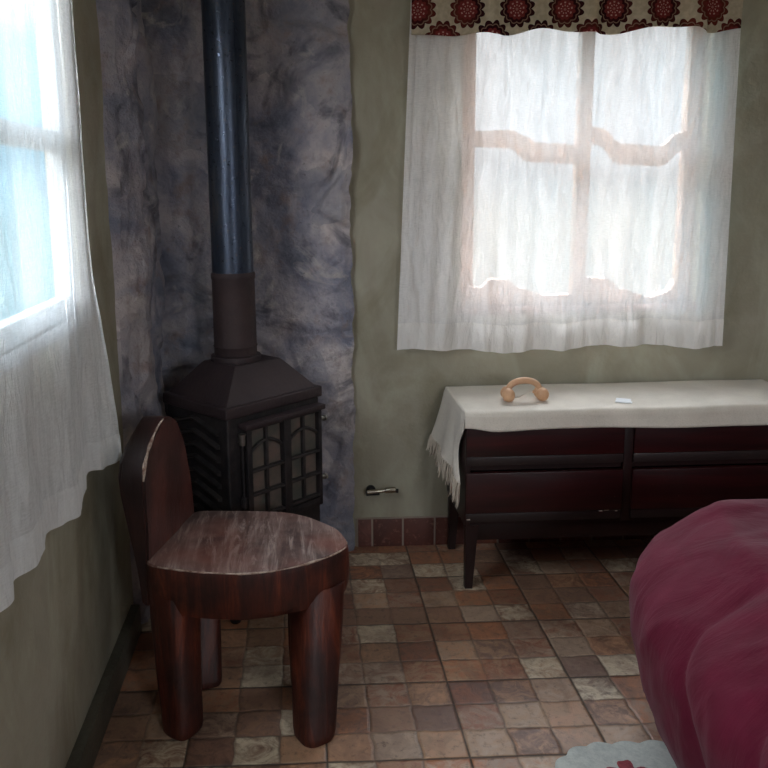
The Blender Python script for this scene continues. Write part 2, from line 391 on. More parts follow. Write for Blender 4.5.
# stone cladding behind the stove: right edge ragged, thick slab against the wall
def stone_back():
    bm = bmesh.new(); nu, nv = 110, 330
    def edge(z): return .194 + .014*noise.noise(Vector((0, 3.3, z*4.3))) + .009*noise.noise(Vector((5, 1.3, z*15))) + .004*noise.noise(Vector((5, 1.3, z*45)))
    def fn(u, v):
        z = v*ZC; x = lerp(XL-.0, edge(z), u)
        q = Vector((x*2.6 + .25*noise.noise(Vector((x*5, 1, z*5))), 0, z*2.9 + .25*noise.noise(Vector((x*5, 4, z*5)))))
        vd, vp = noise.voronoi(q)
        step = noise.cell(vp[0]*7.3)                              # each stone sits a little proud or deep
        gap = sm(.02, .16, vd[1]-vd[0])
        d = .034 + .018*step*gap + .020*fbm(x*2.6, .7, z*2.6) + .016*fbm(x*7, 2.7, z*7) + .005*fbm(x*24, 5, z*24)
        d -= .010*(1-gap)*sm(-.3, .3, noise.noise(Vector((x*3, 5, z*3))))
        if u > .955: d = max(.022, d)*(1-.25*sm(.955, 1, u))
        return Vector((x, YB - min(.085, max(.008, d)), z))
    V = grid(bm, nu, nv, fn)
    for j in range(nv):                                   # the thickness of the right edge
        a, b = V[j][nu], V[j+1][nu]
        c = bm.verts.new((a.co.x-.012, YB+.002, a.co.z)); d = bm.verts.new((b.co.x-.012, YB+.002, b.co.z))
        bm.faces.new((a, c, d, b))
    bmesh.ops.remove_doubles(bm, verts=bm.verts[:], dist=1e-5)
    return link('wall_stone_back', bm, STONE, smooth=60, kind='structure')
stone_back()
def stone_left():
    bm = bmesh.new(); nu, nv = 90, 250
    prof = [(0, .006), (.05, .040), (.13, .056), (.22, .074), (.29, .078), (.34, .060), (.37, .012), (.45, .004), (.50, .050), (.60, .070), (.70, .072), (.78, .050), (.86, .026), (1, .020)]
    def fn(u, v):
        z = v*ZC; y0 = 2.475 + .022*noise.noise(Vector((z*3.1, 8, 1))) + .012*noise.noise(Vector((z*11, 8, 1)))
        uu = u + .07*noise.noise(Vector((z*2.4, u*3, 4.))) + .035*noise.noise(Vector((z*8, u*6, 2.)))
        if u < .02: uu = u
        y = lerp(y0, YB, u)
        d = pw(prof, uu, True)
        vd, vp = noise.voronoi(Vector((4, y*3.2, z*3.2)))
        d += (.018*noise.cell(vp[0]*9.1) + .020*fbm(y*5, 3.1, z*4.2) + .007*fbm(y*14, 3.1, z*14))*sm(0, .08, u)
        if u == 0: d = -.002
        return Vector((XL + max(-.002, d), y, z))
    grid(bm, nu, nv, fn)
    bmesh.ops.reverse_faces(bm, faces=bm.faces[:])
    return link('wall_stone_left', bm, STONE, smooth=60, kind='structure')
stone_left()

# ------------------------------------------------------------------ windows
def profile_bar(bm, pts_top, pts_bot, y0, y1, x0, x1, n=36):
    def fn(k, s):
        x = lerp(x0, x1, k/n); return x, pw(pts_top, x, True), pw(pts_bot, x, True)
    rings = []
    for k in range(n+1):
        x, a, b = fn(k, 0); rings.append([(x, y0, b), (x, y0, a), (x, y1, a), (x, y1, b)])
    loft(bm, rings)
w1 = bpy.data.objects.new('window_1', None); COL.objects.link(w1); w1['kind'] = 'structure'; w1.location = (0, 0, 0)
y0, y1 = 3.10, 3.15
bm = bmesh.new()
box(bm, BW[0], .665, y0, y1, BW[2], BW[3], .004); box(bm, 1.466, BW[1], y0, y1, BW[2], BW[3], .004)
box(bm, BW[0], BW[1], y0, y1, 1.985, BW[3], .004); box(bm, 1.056, 1.104, y0-.006, y1, BW[2], BW[3], .004)
profile_bar(bm, [(.66, 1.02), (.70, 1.022), (.737, 1.053), (.795, 1.052), (.855, 1.016), (.954, .986), (1.06, .988)], [(0, .955), (2, .955)], y0+.002, y1, .66, 1.06)  # rail tops curved like their shadow bent by the curtain folds
profile_bar(bm, [(1.10, 1.053), (1.188, 1.049), (1.25, 1.004), (1.37, .972), (1.43, .99), (1.47, 1.04)], [(0, .955), (2, .955)], y0+.002, y1, 1.10, 1.47)
link('window_frame', bm, FRAME, w1, 40)
bm = bmesh.new(); profile_bar(bm, [(.66, 1.612), (.80, 1.615), (.86, 1.59), (.90, 1.567), (1.0, 1.563), (1.06, 1.552)], [(.66, 1.555), (.80, 1.550), (.88, 1.496), (1.06, 1.488)], y0+.004, y1-.01, .66, 1.06); link('glazing_bar', bm, FRAME, w1, 40)  # bars shaped wavy: the shadow bent on the curtain folds is built in
bm = bmesh.new(); profile_bar(bm, [(1.10, 1.624), (1.143, 1.618), (1.223, 1.558), (1.377, 1.548), (1.44, 1.594), (1.47, 1.602)], [(1.10, 1.563), (1.146, 1.555), (1.226, 1.482), (1.381, 1.474), (1.454, 1.528), (1.47, 1.53)], y0+.004, y1-.01, 1.10, 1.47); link('glazing_bar', bm, FRAME, w1, 40)
bm = bmesh.new(); box(bm, .65, 1.48, 3.124, 3.128, .96, 2.0); link('pane', bm, GLASS, w1)
bm = bmesh.new(); box(bm, BW[0]-.015, BW[1]+.015, 3.028, 3.12, BW[2]-.03, BW[2], .012, 3); link('window_sill', bm, SILL, w1, 40)
w2 = bpy.data.objects.new('window_2', None); COL.objects.link(w2); w2['kind'] = 'structure'
x0, x1 = -.618, -.580
bm = bmesh.new()
box(bm, x0, x1, LW[0], LW[0]+.05, LW[2], LW[3], .004); box(bm, x0, x1, LW[1]-.045, LW[1], LW[2], LW[3], .004)
box(bm, x0, x1, LW[0], LW[1], LW[2], LW[2]+.05, .004); box(bm, x0, x1, LW[0], LW[1], LW[3]-.045, LW[3], .004)
box(bm, x0, x1+.006, 1.455, 1.515, LW[2], LW[3], .004)
link('window_frame', bm, FRAMEL, w2, 40)
for a, b in ((.90, 1.46), (1.51, 2.06)):
    bm = bmesh.new(); box(bm, x0+.006, x1-.006, a, b, 1.505, 1.555, .004); link('glazing_bar', bm, FRAMEL, w2, 40)
bm = bmesh.new(); box(bm, -.602, -.598, LW[0]+.02, LW[1]-.02, LW[2]+.02, LW[3]-.02); link('pane', bm, GLASS, w2)
bm = bmesh.new(); box(bm, -.60, -.562, LW[0]-.01, LW[1]+.01, LW[2]-.03, LW[2], .004); link('window_sill', bm, FRAMEL, w2, 40)

w3 = bpy.data.objects.new('added_fill_window', None); COL.objects.link(w3); w3['kind'] = 'structure'  # added out of view to let fill light into the room
a, b = YF-.12, YF-.07
bm = bmesh.new()
box(bm, RW[0], RW[0]+.05, a, b, RW[2], RW[3], .004); box(bm, RW[1]-.05, RW[1], a, b, RW[2], RW[3], .004)
box(bm, RW[0], RW[1], a, b, RW[2], RW[2]+.05, .004); box(bm, RW[0], RW[1], a, b, RW[3]-.05, RW[3], .004)
box(bm, 1.28, 1.32, a, b+.006, RW[2], RW[3], .004)
link('window_frame', bm, FRAME, w3, 40)
bm = bmesh.new(); box(bm, RW[0]+.02, RW[1]-.02, YF-.097, YF-.093, RW[2]+.02, RW[3]-.02); link('pane', bm, GLASS, w3)
# ------------------------------------------------------------------ curtains
def curtain_back():
    root = thing('curtain', 'long white cotton curtain over the window above the dresser, under the floral valance', 'curtain', (0, 0, 0))
    ZT, ZB, ZH = 2.10, .798, .900
    def P(u, z, off=0.):
        k = (ZT - z)/(ZT-ZB)
        x = lerp(lerp(.409, .358, k), lerp(1.586, 1.603, k), u)
        ph = u*2*PI
        amp = lerp(.006, .013, k)
        y = 2.985 + amp*math.sin(ph*5.3 + .8*math.sin(ph*1.7) + k*.6) + amp*.6*math.sin(ph*9.1 + 1.3 + k*1.1) + .004*math.sin(ph*17 + 2*k)
        y += .012*(fbm(x*6, 1, z*1.3) ) + .003*fbm(x*22, 7, z*9)
        y += .005*max(0, 1-3.2*abs(noise.noise(Vector((x*13+z*1.2, 2, z*2.1))))) + .003*max(0, 1-3*abs(noise.noise(Vector((x*24-z*4, 9, z*6.5)))))
        y = min(y - .003, 3.010)
        if u < .02 or u > .98: y = min(y, 2.992)
        zz = z + (k**3)*(.008*math.sin(ph*1.6 + 1) + .004*math.sin(ph*5.3))
        return Vector((x, y + off, zz))
    bm = bmesh.new(); grid(bm, 240, 130, lambda u, v: P(u, lerp(ZT, ZH, v))); link('curtain_cloth', bm, CURT, root, 180)
    bm = bmesh.new(); grid(bm, 240, 14, lambda u, v: P(u, lerp(ZH+.001, ZB, v), -.0015*min(1, v*14))); link('hem', bm, HEM, root, 180)
    return root
curtain_back()
def valance():
    bm = bmesh.new(); ZT, ZB = 2.16, 1.934
    def fn(u, v):
        k = v; x = lerp(.404, 1.566, u)
        ph = u*2*PI
        # sharp folds where the cloth tucks back
        s = pw([(0, .1), (.10, .9), (.22, .3), (.245, .95), (.33, .6), (.46, .2), (.55, .9), (.575, .15), (.70, .55), (.80, .25), (.88, .95), (.90, .3), (1, .2)], u, True)
        y = 2.940 - .034*(s-.5)*(.35+.65*k) - .005*math.sin(ph*6)
        w = pw([(0, -.003), (.12, -.012), (.22, .002), (.25, -.006), (.28, -.012), (.40, .013), (.52, -.003), (.60, -.010), (.75, .014), (.85, .012), (.90, -.010), (1, .006)], u, True)
        return Vector((x, y, lerp(ZT, ZB + w, v)))
    grid(bm, 200, 40, fn)
    # thickness of the lining behind it
    o = link('valance', bm, VAL, smooth=180)
    s = o.modifiers.new('cloth', 'SOLIDIFY'); s.thickness = .002; s.offset = 1
    return tag(o, 'floral damask valance in beige and dark red above the white window curtain', 'valance')
valance()
def curtain_left():
    root = thing('curtain', 'sheer white curtain billowing from the left wall window beside the log chair', 'curtain', (0, 0, 0))
    K = [(2.135, -.497, .686), (2.06, -.530, .69), (1.985, -.5495, .706), (1.90, -.540, .69), (1.80, -.524, .668), (1.72, -.538, .68), (1.62, -.550, .70), (1.555, -.530, .69), (1.50, -.532, .688), (1.43, -.549, .69), (1.34, -.527, .69), (1.24, -.548, .695), (1.10, -.528, .69), (.98, -.546, .69), (.82, -.53, .69)]
    X = sorted((k[0], k[1]) for k in K); Zb = sorted((k[0], k[2]) for k in K)
    ZT = 2.130
    def P(u, v0):
        yb = lerp(2.135, .82, u); zb = pw(Zb, yb, True); z = lerp(ZT, zb, v0); k = v0
        y = lerp(lerp(2.115, .86, u), yb, k)
        if u < .02: y = lerp(2.118, 2.128, k**3)
        kk = .35 + .65*sm(.0, 1., k)
        xb = pw(X, yb, True)
        base = -.538
        x = lerp(base, xb, kk)
        if yb > 2.0: x = lerp(-.545, xb, sm(.55, 1., k))
        x += .0035*math.sin(y*47 + .6*math.sin(z*3)) * (1 if u > .01 else 0) + .0025*fbm(y*20, 2, z*5)
        return Vector((max(x, -.556), y, z))
    vh = .948
    bm = bmesh.new(); grid(bm, 260, 110, lambda u, v: P(u, v*vh)); link('curtain_cloth', bm, CURTL, root, 180)
    bm = bmesh.new(); grid(bm, 260, 14, lambda u, v: P(u, lerp(vh-.0005, 1, v)) + Vector((.0015*min(1, v*14), 0, 0))); link('hem', bm, HEML, root, 180)
curtain_left()
bm = bmesh.new(); tube(bm, [(.34, 2.972, 2.155), (1.66, 2.972, 2.155)], .011, 14)
for x in (.34, 1.66): bmesh.ops.create_uvsphere(bm, u_segments=14, v_segments=10, radius=.02, matrix=Matrix.Translation((x, 2.972, 2.155)))
for x in (.42, 1.58): box(bm, x-.008, x+.008, 2.972, YB+.004, 2.148, 2.162)
tag(link('curtain_rod', bm, RODM, smooth=40), 'wooden curtain rod above the floral valance on the back wall', 'curtain rod')
bm = bmesh.new(); tube(bm, [(-.538, .78, 2.145), (-.538, 2.17, 2.145)], .011, 14)
for y in (.84, 2.14): box(bm, XL-.004, -.538, y-.008, y+.008, 2.138, 2.152)
tag(link('curtain_rod', bm, RODM, smooth=40), 'wooden curtain rod carrying the sheer curtain on the left wall', 'curtain rod')

# ------------------------------------------------------------------ wood stove
W, D = .418, .339
eV = Vector((.725, .689, 0)); sV = Vector((-.689, .725, 0))
st = thing('wood_stove', 'black cast iron corner wood stove with a tall flue pipe behind the log chair', 'wood stove', (-.24, 2.442, 0), math.atan2(.689, .725))
# local frame: x along the door face (0..W), y into the corner (0..D)
bm = bmesh.new(); box(bm, .006, W-.006, .006, D-.006, .185, .702, .008, 3); link('stove_body', bm, IRON, st, 40)
bm = bmesh.new(); box(bm, -.004, W+.004, -.004, D+.004, .700, .738, .008, 3)
fz, ft = .737, .842
def rect(x0, x1, y0, y1, z): return [(x0, y0, z), (x1, y0, z), (x1, y1, z), (x0, y1, z)]
hx, hy = W/2, D/2
loft(bm, [rect(.012, W-.012, .012, D-.012, fz), rect(hx-.105, hx+.105, hy-.088, hy+.088, ft-.006), rect(hx-.098, hx+.098, hy-.081, hy+.081, ft)])
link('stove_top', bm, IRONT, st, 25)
bm = bmesh.new(); box(bm, .0, W, .0, D, .15, .19, .006); link('ash_tray_base', bm, IRON, st, 40)
for a, b in ((.03, .03), (W-.03, .03), (.03, D-.03), (W-.03, D-.03)):
    bm = bmesh.new(); lathe(bm, [(.016, 0), (.021, .012), (.018, .04), (.025, .155)], 12, (a, b, 0)); link('leg', bm, IRON, st, 40)
# flue
c = (hx-.0145, hy+.0138, 0)
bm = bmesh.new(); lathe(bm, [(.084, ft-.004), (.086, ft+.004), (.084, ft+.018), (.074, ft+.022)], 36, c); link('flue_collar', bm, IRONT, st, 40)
bm = bmesh.new(); lathe(bm, [(.0725, ft+.01), (.0725, ft+.045), (.075, ft+.05), (.0725, ft+.055), (.0715, 1.115), (.074, 1.122), (.074, 1.134), (.0715, 1.14)], 40, c); link('lower_flue_pipe', bm, RUST, st, 30)
bm = bmesh.new(); lathe(bm, [(.0695, 1.136), (.0695, 1.30), (.0695, 2.0), (.0695, ZC-.001)], 48, c)
box(bm, c[0]-.0702*.2-.0012, c[0]-.0702*.2+.0012, c[1]-.0702*.98-.001, c[1]-.0702*.98+.003, 1.14, ZC-.001)
link('flue_pipe', bm, PIPE, st, 30)
# door
dr = bpy.data.objects.new('stove_door', None); COL.objects.link(dr); dr.parent = st
bm = bmesh.new()
ux0, ux1, z0, z1 = .062, .398, .318, .668
box(bm, ux0, ux0+.022, -.022, .008, z0, z1, .004); box(bm, ux1-.016, ux1, -.022, .008, z0, z1, .004)
box(bm, ux0, ux1, -.022, .008, z0, z0+.03, .004); box(bm, ux0, ux1, -.022, .008, z1-.014, z1, .004)
box(bm, .217, .251, -.026, .008, z0, z1, .005)
link('door_frame', bm, IRON, dr, 40)
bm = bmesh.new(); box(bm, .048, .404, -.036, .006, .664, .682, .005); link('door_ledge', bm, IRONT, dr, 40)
bm = bmesh.new(); box(bm, ux0+.015, ux1-.012, -.004, .007, z0+.02, z1-.01); link('door_glass', bm, STGLASS, dr)
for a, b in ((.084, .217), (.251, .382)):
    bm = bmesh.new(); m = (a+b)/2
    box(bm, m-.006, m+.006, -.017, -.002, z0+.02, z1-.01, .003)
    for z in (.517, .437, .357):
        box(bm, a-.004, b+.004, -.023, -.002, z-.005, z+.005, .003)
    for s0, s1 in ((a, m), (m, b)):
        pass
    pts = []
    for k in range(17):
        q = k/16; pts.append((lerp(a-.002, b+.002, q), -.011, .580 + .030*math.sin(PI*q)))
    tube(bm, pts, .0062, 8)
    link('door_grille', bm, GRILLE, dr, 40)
for z in (.629, .419):
    bm = bmesh.new(); tube(bm, [(.050, -.012, z-.016), (.050, -.012, z+.016)], .010, 12)
    tube(bm, [(.050, -.012, z+.016), (.050, -.012, z+.020)], .013, 12); box(bm, .046, .070, -.014, .006, z-.010, z+.010, .002)
    link('hinge', bm, SCREW if z > .5 else IRON, dr, 40)
bm = bmesh.new(); tube(bm, [(.050, -.012, .403), (.050, -.012, .645)], .0045, 8); link('hinge_pin', bm, IRON, dr, 40)
for z in (.625, .412):
    bm = bmesh.new(); tube(bm, [(.395, -.010, z), (.418, -.012, z)], .008, 12); tube(bm, [(.416, -.012, z), (.424, -.012, z)], .011, 12); link('latch_bolt', bm, SCREW, dr, 40)
# embossed chevrons on the side (x = 0 face)
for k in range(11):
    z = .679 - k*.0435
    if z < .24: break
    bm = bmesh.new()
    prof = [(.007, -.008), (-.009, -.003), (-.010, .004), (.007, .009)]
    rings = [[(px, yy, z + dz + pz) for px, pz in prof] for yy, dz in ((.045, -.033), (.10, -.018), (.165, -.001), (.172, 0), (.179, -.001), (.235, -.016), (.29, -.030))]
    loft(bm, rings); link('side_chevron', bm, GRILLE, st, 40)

# ------------------------------------------------------------------ log chair
ch = thing('log_chair', 'low red-brown chair carved from a log with thick legs and rounded back by the stove', 'chair', (-.15, 2.1, 0))
O = Vector((-.15, 2.1, 0))
rim = [(-.428, 2.0), (-.40, 1.977), (-.37, 1.966), (-.285, 1.938), (-.168, 1.920), (-.085, 1.930), (-.017, 1.957), (.060, 2.004), (.110, 2.055), (.118, 2.09), (.092, 2.18), (.018, 2.262), (-.05, 2.305), (-.125, 2.330), (-.21, 2.340), (-.340, 2.340), (-.378, 2.18)]
def resample(pts, n, smooth_it=2):
    P = [Vector((p[0], p[1])) for p in pts]; L = [0]
    for a, b in zip(P, P[1:]+P[:1]): L.append(L[-1] + (b-a).length)
    out = []
    for k in range(n):
        s = L[-1]*k/n; i = max(j for j in range(len(P)) if L[j] <= s); t = (s-L[i])/(L[i+1]-L[i])
        out.append(P[i].lerp(P[(i+1) % len(P)], t))
    for _ in range(smooth_it): out = [(out[i-1] + out[i]*2 + out[(i+1) % n])/4 for i in range(n)]
    return out
RIM = resample(rim, 96, 2)
cen = sum(RIM, Vector((0, 0)))/96
def ring(sc, z, jit=0.): return [Vector((cen.x + (p.x-cen.x)*sc - O.x, cen.y + (p.y-cen.y)*sc - O.y, z + jit*fbm(p.x*7, p.y*7, z*3))) for p in RIM]
bm = bmesh.new()
R = loft(bm, [ring(.93, .314), ring(.98, .318, .004), ring(1.0, .338, .004), ring(1.012, .39, .003), ring(1.006, .43, .003), ring(.996, .4445, .003), ring(.985, .4505, .003), ring(.94, .4515, .002)], cap=False)
f0 = bm.faces.new(list(reversed(R[0])))
top = R[-1]; rings_in = [top]
for sc, z in ((.78, .4515), (.55, .451), (.3, .4515)):
    vv = [bm.verts.new(p) for p in ring(sc, z, .003)]
    a = rings_in[-1]
    for i in range(96):
        j = (i+1) % 96; f = bm.faces.new((a[i], a[j], vv[j], vv[i])); f.material_index = 1
    rings_in.append(vv)
f = bm.faces.new(rings_in[-1]); f.material_index = 1
for f in bm.faces:
    if min(v.co.z for v in f.verts) > .443: f.material_index = 1
link('seat', bm, [CHAIRW, CHAIRT], ch, 50)
# worn pale edge along the front rim of the seat
bm = bmesh.new()
idx = [i for i in range(96) if RIM[i].y < 2.12 and RIM[i].x > -.40]
idx.sort(key=lambda i: RIM[i].x + (RIM[i].y > 2.05)*.0)
pts = []
for i in idx:
    p = RIM[i]; pts.append(Vector((cen.x+(p.x-cen.x)*.991-O.x, cen.y+(p.y-cen.y)*.991-O.y, .4470)))
tube(bm, pts, [.0012 + .0026*max(0, .45+fbm(p.x*16, p.y*16, 2)) for p in pts], 8)
link('worn_edge', bm, WORN, ch, 180)
# legs: loft of D shaped sections, flush with the rim
def leg(top, bot, ang, wt, wb, dt, db):
    bm = bmesh.new(); rings = []
    a = math.radians(ang); n = Vector((math.cos(a), math.sin(a), 0)); tn = Vector((-n.y, n.x, 0))
    for q in [0, .02, .06, .15, .3, .45, .6, .75, .9, 1.0]:
        c = Vector(bot).lerp(Vector(top), q); w = lerp(wb, wt, q); d = lerp(db, dt, q)
        if q == 0: w *= .86; d *= .86
        if q == .02: w *= .96; d *= .96
        rr = []
        for k in range(28):
            th = 2*PI*k/28
            ct, s = math.cos(th), math.sin(th)
            e = .42 if ct < 0 else .75                      # flatter inside, rounder outside
            px = math.copysign(abs(ct)**e, ct); py = math.copysign(abs(s)**.62, s)
            p = c + n*(px*d) + tn*(py*w)
            p += n*(.004*fbm(p.x*9, p.y*9, p.z*6)) - O
            rr.append(p)
        rings.append(rr)
    loft(bm, rings); return link('leg', bm, CHAIRW, ch, 60)
leg((-.358, 2.024, .36), (-.340, 1.940, 0), 235, .062, .048, .056, .046)
leg((.028, 2.060, .36), (.012, 1.895, 0), 300, .070, .050, .066, .046)
leg((-.320, 2.275, .345), (-.300, 2.150, 0), 110, .055, .044, .050, .038)
leg((.000, 2.225, .345), (.000, 2.120, 0), 60, .055, .046, .050, .042)
# backrest slab
dv = Vector((.081, .33, 0)).normalized(); nv = Vector((-dv.y, dv.x, 0))         # nv points to the left, away from the seat
b0 = Vector((-.416, 2.0, 0))
Zs = [.325, .37, .42, .47, .52, .57, .62, .66, .70, .73, .755, .772, .783, .787]
near = [(.325, -.005), (.45, .0), (.55, .012), (.66, .020), (.70, .036), (.73, .064), (.755, .098), (.772, .130), (.783, .160), (.787, .185)]
far = [(.325, .335), (.45, .342), (.55, .335), (.66, .318), (.70, .304), (.73, .286), (.755, .270), (.772, .246), (.783, .222), (.787, .200)]
thk = [(.325, .030), (.40, .040), (.45, .052), (.55, .082), (.64, .100), (.70, .096), (.75, .082), (.787, .070)]
bm = bmesh.new(); rings = []
for z in Zs:
    a, b, th = pw(near, z), pw(far, z), pw(thk, z); r = []
    lean = -.012*sm(.45, .8, z)                          # face leans a little outward
    nseg = 10
    for k in range(nseg+1):                              # face towards the seat
        t = lerp(a, b, k/nseg); r.append((t, lean*-1 + .002*fbm(t*9, 1, z*9)))
    for k in range(nseg+1):                              # outside, convex
        q = k/nseg; t = lerp(b, a, q); bulge = math.sqrt(max(0, 1-(2*q-1)**2))
        r.append((t, -lean + th*(.72 + .28*bulge)))
    rings.append([b0 + dv*t + nv*n + Vector((0, 0, z)) - O for t, n in r])
loft(bm, rings)
bmesh.ops.recalc_face_normals(bm, faces=bm.faces[:])
bev = [e for e in bm.edges if len(e.link_faces) == 2 and e.calc_face_angle(0) > math.radians(50)]
bmesh.ops.bevel(bm, geom=bev, offset=.006, segments=2, affect='EDGES')
bm.faces.ensure_lookup_table()
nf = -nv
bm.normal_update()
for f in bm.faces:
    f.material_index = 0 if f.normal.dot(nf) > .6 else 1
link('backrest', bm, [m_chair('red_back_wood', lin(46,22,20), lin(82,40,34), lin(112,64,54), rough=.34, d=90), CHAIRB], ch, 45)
bm = bmesh.new(); pts = []
for k in range(22):
    z = lerp(.66, .7855, k/21); pts.append(b0 + dv*(pw(near, z)+.005) + nv*(.012*sm(.45, .8, z)+.004) + Vector((0, 0, z+.001)) - O)
tube(bm, pts, [.0022 + .0060*max(0, .6+1.2*fbm(p.x*21, p.y*21, p.z*21)) * math.sin(PI*min(1, (i+.5)/21)) for i, p in enumerate(pts)], 8)
link('worn_edge', bm, WORN, ch, 180)

# ------------------------------------------------------------------ dresser
DX0, DX1, DY0, DY1 = .556, 1.705, 2.66, 3.015
ds = thing('dresser', 'low dark mahogany dresser on tapered legs with four drawers under the window', 'dresser', (1.13, 2.84, 0))
DO = Vector((1.13, 2.84, 0))
T = Matrix.Translation(-DO)
bm = bmesh.new()
box(bm, DX0, DX0+.018, DY0, DY1, .235, .632, .002, M=T); box(bm, DX1-.018, DX1, DY0, DY1, .235, .632, .002, M=T)
box(bm, DX0+.018, DX1-.018, DY1-.012, DY1, .235, .632, M=T); box(bm, DX0+.018, DX1-.018, DY0+.012, DY1-.012, .235, .250, M=T)
box(bm, 1.108, 1.140, DY0+.004, DY1-.012, .240, .630, .002, M=T)
box(bm, DX0+.018, 1.104, DY0+.014, DY1-.02, .436, .452, M=T); box(bm, 1.134, DX1-.018, DY0+.014, DY1-.02, .436, .452, M=T)
link('body', bm, MAHOGD, ds, 40)
bm = bmesh.new(); box(bm, DX0-.004, DX1+.004, DY0-.004, DY1+.004, .630, .648, .003, M=T); link('top', bm, MAHOGD, ds, 40)
bm = bmesh.new(); box(bm, DX0+.03, DX1-.03, DY0+.030, DY0+.046, .170, .240, .002, M=T); link('apron', bm, MAHOGD, ds, 40)
for xa, xb in ((DX0+.001, 1.108), (1.140, DX1-.001)):
    for za, zb in ((.456, .624), (.250, .430)):
        d = bpy.data.objects.new('drawer', None); COL.objects.link(d); d.parent = ds
        bm = bmesh.new(); box(bm, xa+.002, xb-.002, DY0-.004, DY0+.02, za+.034, zb, .003, M=T); link('drawer_front', bm, MAHOG, d, 40)
        bm = bmesh.new()
        box(bm, xa+.002, xb-.002, DY0-.001, DY0+.02, za, za+.032, .003, M=T)
        link('pull_lip', bm, LIP, d, 40)
for sx in (0, 1):
    for sy in (0, 1):
        bm = bmesh.new()
        xo = DX0+.005 if sx == 0 else DX1-.005; s = 1 if sx == 0 else -1
        ya, yb = (DY0+.002, DY0+.040) if sy == 0 else (DY1-.042, DY1-.004); tp = .010
        def q(w, z, dy):
            x0, x1 = sorted((xo + s*.0, xo + s*w))
            return [Vector(p)-DO for p in ((x0, ya+dy*(sy), z), (x1, ya+dy*(sy), z), (x1, yb-dy*(1-sy), z), (x0, yb-dy*(1-sy), z))]
        loft(bm, [q(.026, 0, tp), q(.044, .236, 0)])
        bmesh.ops.recalc_face_normals(bm, faces=bm.faces[:])
        link('leg', bm, MAHOGD, ds, 40)
BARE = m_plain('bare_wood', lin(176,158,146), .7)
for (x, z, l) in ((1.028, .281, .012), (1.046, .284, .018), (1.068, .286, .010), (1.085, .280, .008), (1.086, .290, .006), (.562, .262, .012)):
    bm = bmesh.new(); box(bm, x, x+l, DY0-.0026 if x > .6 else DY0-.006, DY0-.0005, z-.0012, z+.0014, M=T)
    link('scratch_mark', bm, BARE, ds)

# table runner cloth, lying on the dresser
cl = thing('table_runner', 'cream linen runner with a knotted fringe laid over the dark dresser', 'table runner', (1.13, 2.84, .648))
CO = Vector((1.13, 2.84, .648))
ZTOP = .6515
def cloth():
    bm = bmesh.new()
    x0, x1 = .548, 1.78
    # top with front drop: profile across y
    def prof(s):      # s 0..1 from the back edge to the front hem
        L = .355
        t = s*(L+.075)
        if t < L: return 3.012 - t, 0.
        a = t - L
        r = .012
        if a < r*PI/2: th = a/r; return 3.012-L - r*math.sin(th), -r*(1-math.cos(th))
        return 3.012-L - r - .0015, -(r + a - r*PI/2)
    def fn(u, v):
        x = lerp(x0, x1, u); y, dz = prof(v)
        wob = .0022*fbm(x*5, y*5, 1) + .0012*math.sin(x*9)
        if v > .83: y += -.0035*math.sin(x*11+1)*(v-.83)/.17 - .002; dz += .004*math.sin(x*6+2)*(v-.83)/.17
        z = ZTOP + .002 + dz + max(-.0015, wob)
        if dz < -.01 and x < .66:                        # hem swings up towards the corner fold
            k = 1-sm(.555, .66, x); dz2 = dz*(1-.22*k); z = ZTOP + .002 + dz2
        return Vector((x, y, z)) - CO
    grid(bm, 170, 60, fn)
    # left end hanging over the side of the dresser
    def fl(u, v):     # u 0 back .. 1 front, v 0 top .. 1 hem
        yt = lerp(3.012, 2.645, u)
        zh = lerp(.470, .390, u**1.1); z = lerp(ZTOP+.002, zh, v)
        x = .5485 - .004*sm(0, .12, v) - (.044*(1-u)**1.2 + .006)*v**1.3 - .012*math.sin(PI*u)*v*(1-.3*v)
        x -= .007*math.sin(u*15+.6)*v
        y = yt
        fr = sm(.55, 1., u)
        y += fr*(.070*math.sin(PI*max(0., min(1., (v-.22)/.78)))**1.2 + .012*v)      # front edge curves back, then forward again
        y -= (1-u)*.02*v
        if v == 0: z = ZTOP + .001
        if u > .93: x += .004*(1-v)
        return Vector((x, y, z)) - CO
    grid(bm, 46, 40, fl)
    bmesh.ops.remove_doubles(bm, verts=bm.verts[:], dist=.0006)
    o = link('runner_cloth', bm, LINEN, cl, 180)
    s = o.modifiers.new('thickness', 'SOLIDIFY'); s.thickness = .0022; s.offset = 0
    # tassels
    n = 30
    for k in range(n):
        u = (k+.5)/n; p = fl(u, 1.) ; b = bmesh.new()
        ln = .060 + .022*u + random.uniform(-.012, .012); sw = random.uniform(-.010, .010)
        for q in range(3):
            o1 = Vector((random.uniform(-.004, .004), random.uniform(-.005, .005), 0)); s2 = Vector((random.uniform(-.008, .006), sw + random.uniform(-.008, .008), 0))
            pts = [p + o1*.3 + Vector((0, 0, .004)), p + o1 + s2*.3 + Vector((-.003, 0, -ln*.35)), p + o1 + s2*.8 + Vector((-.004*(1-u), 0, -ln*.75)), p + o1*1.4 + s2*1.4 + Vector((-.006*(1-u), 0, -ln))]
            tube(b, pts, [.0030, .0034, .0028, .0012], 6)
        link('fringe_tassel', b, FRINGE, cl, 60)
cloth()

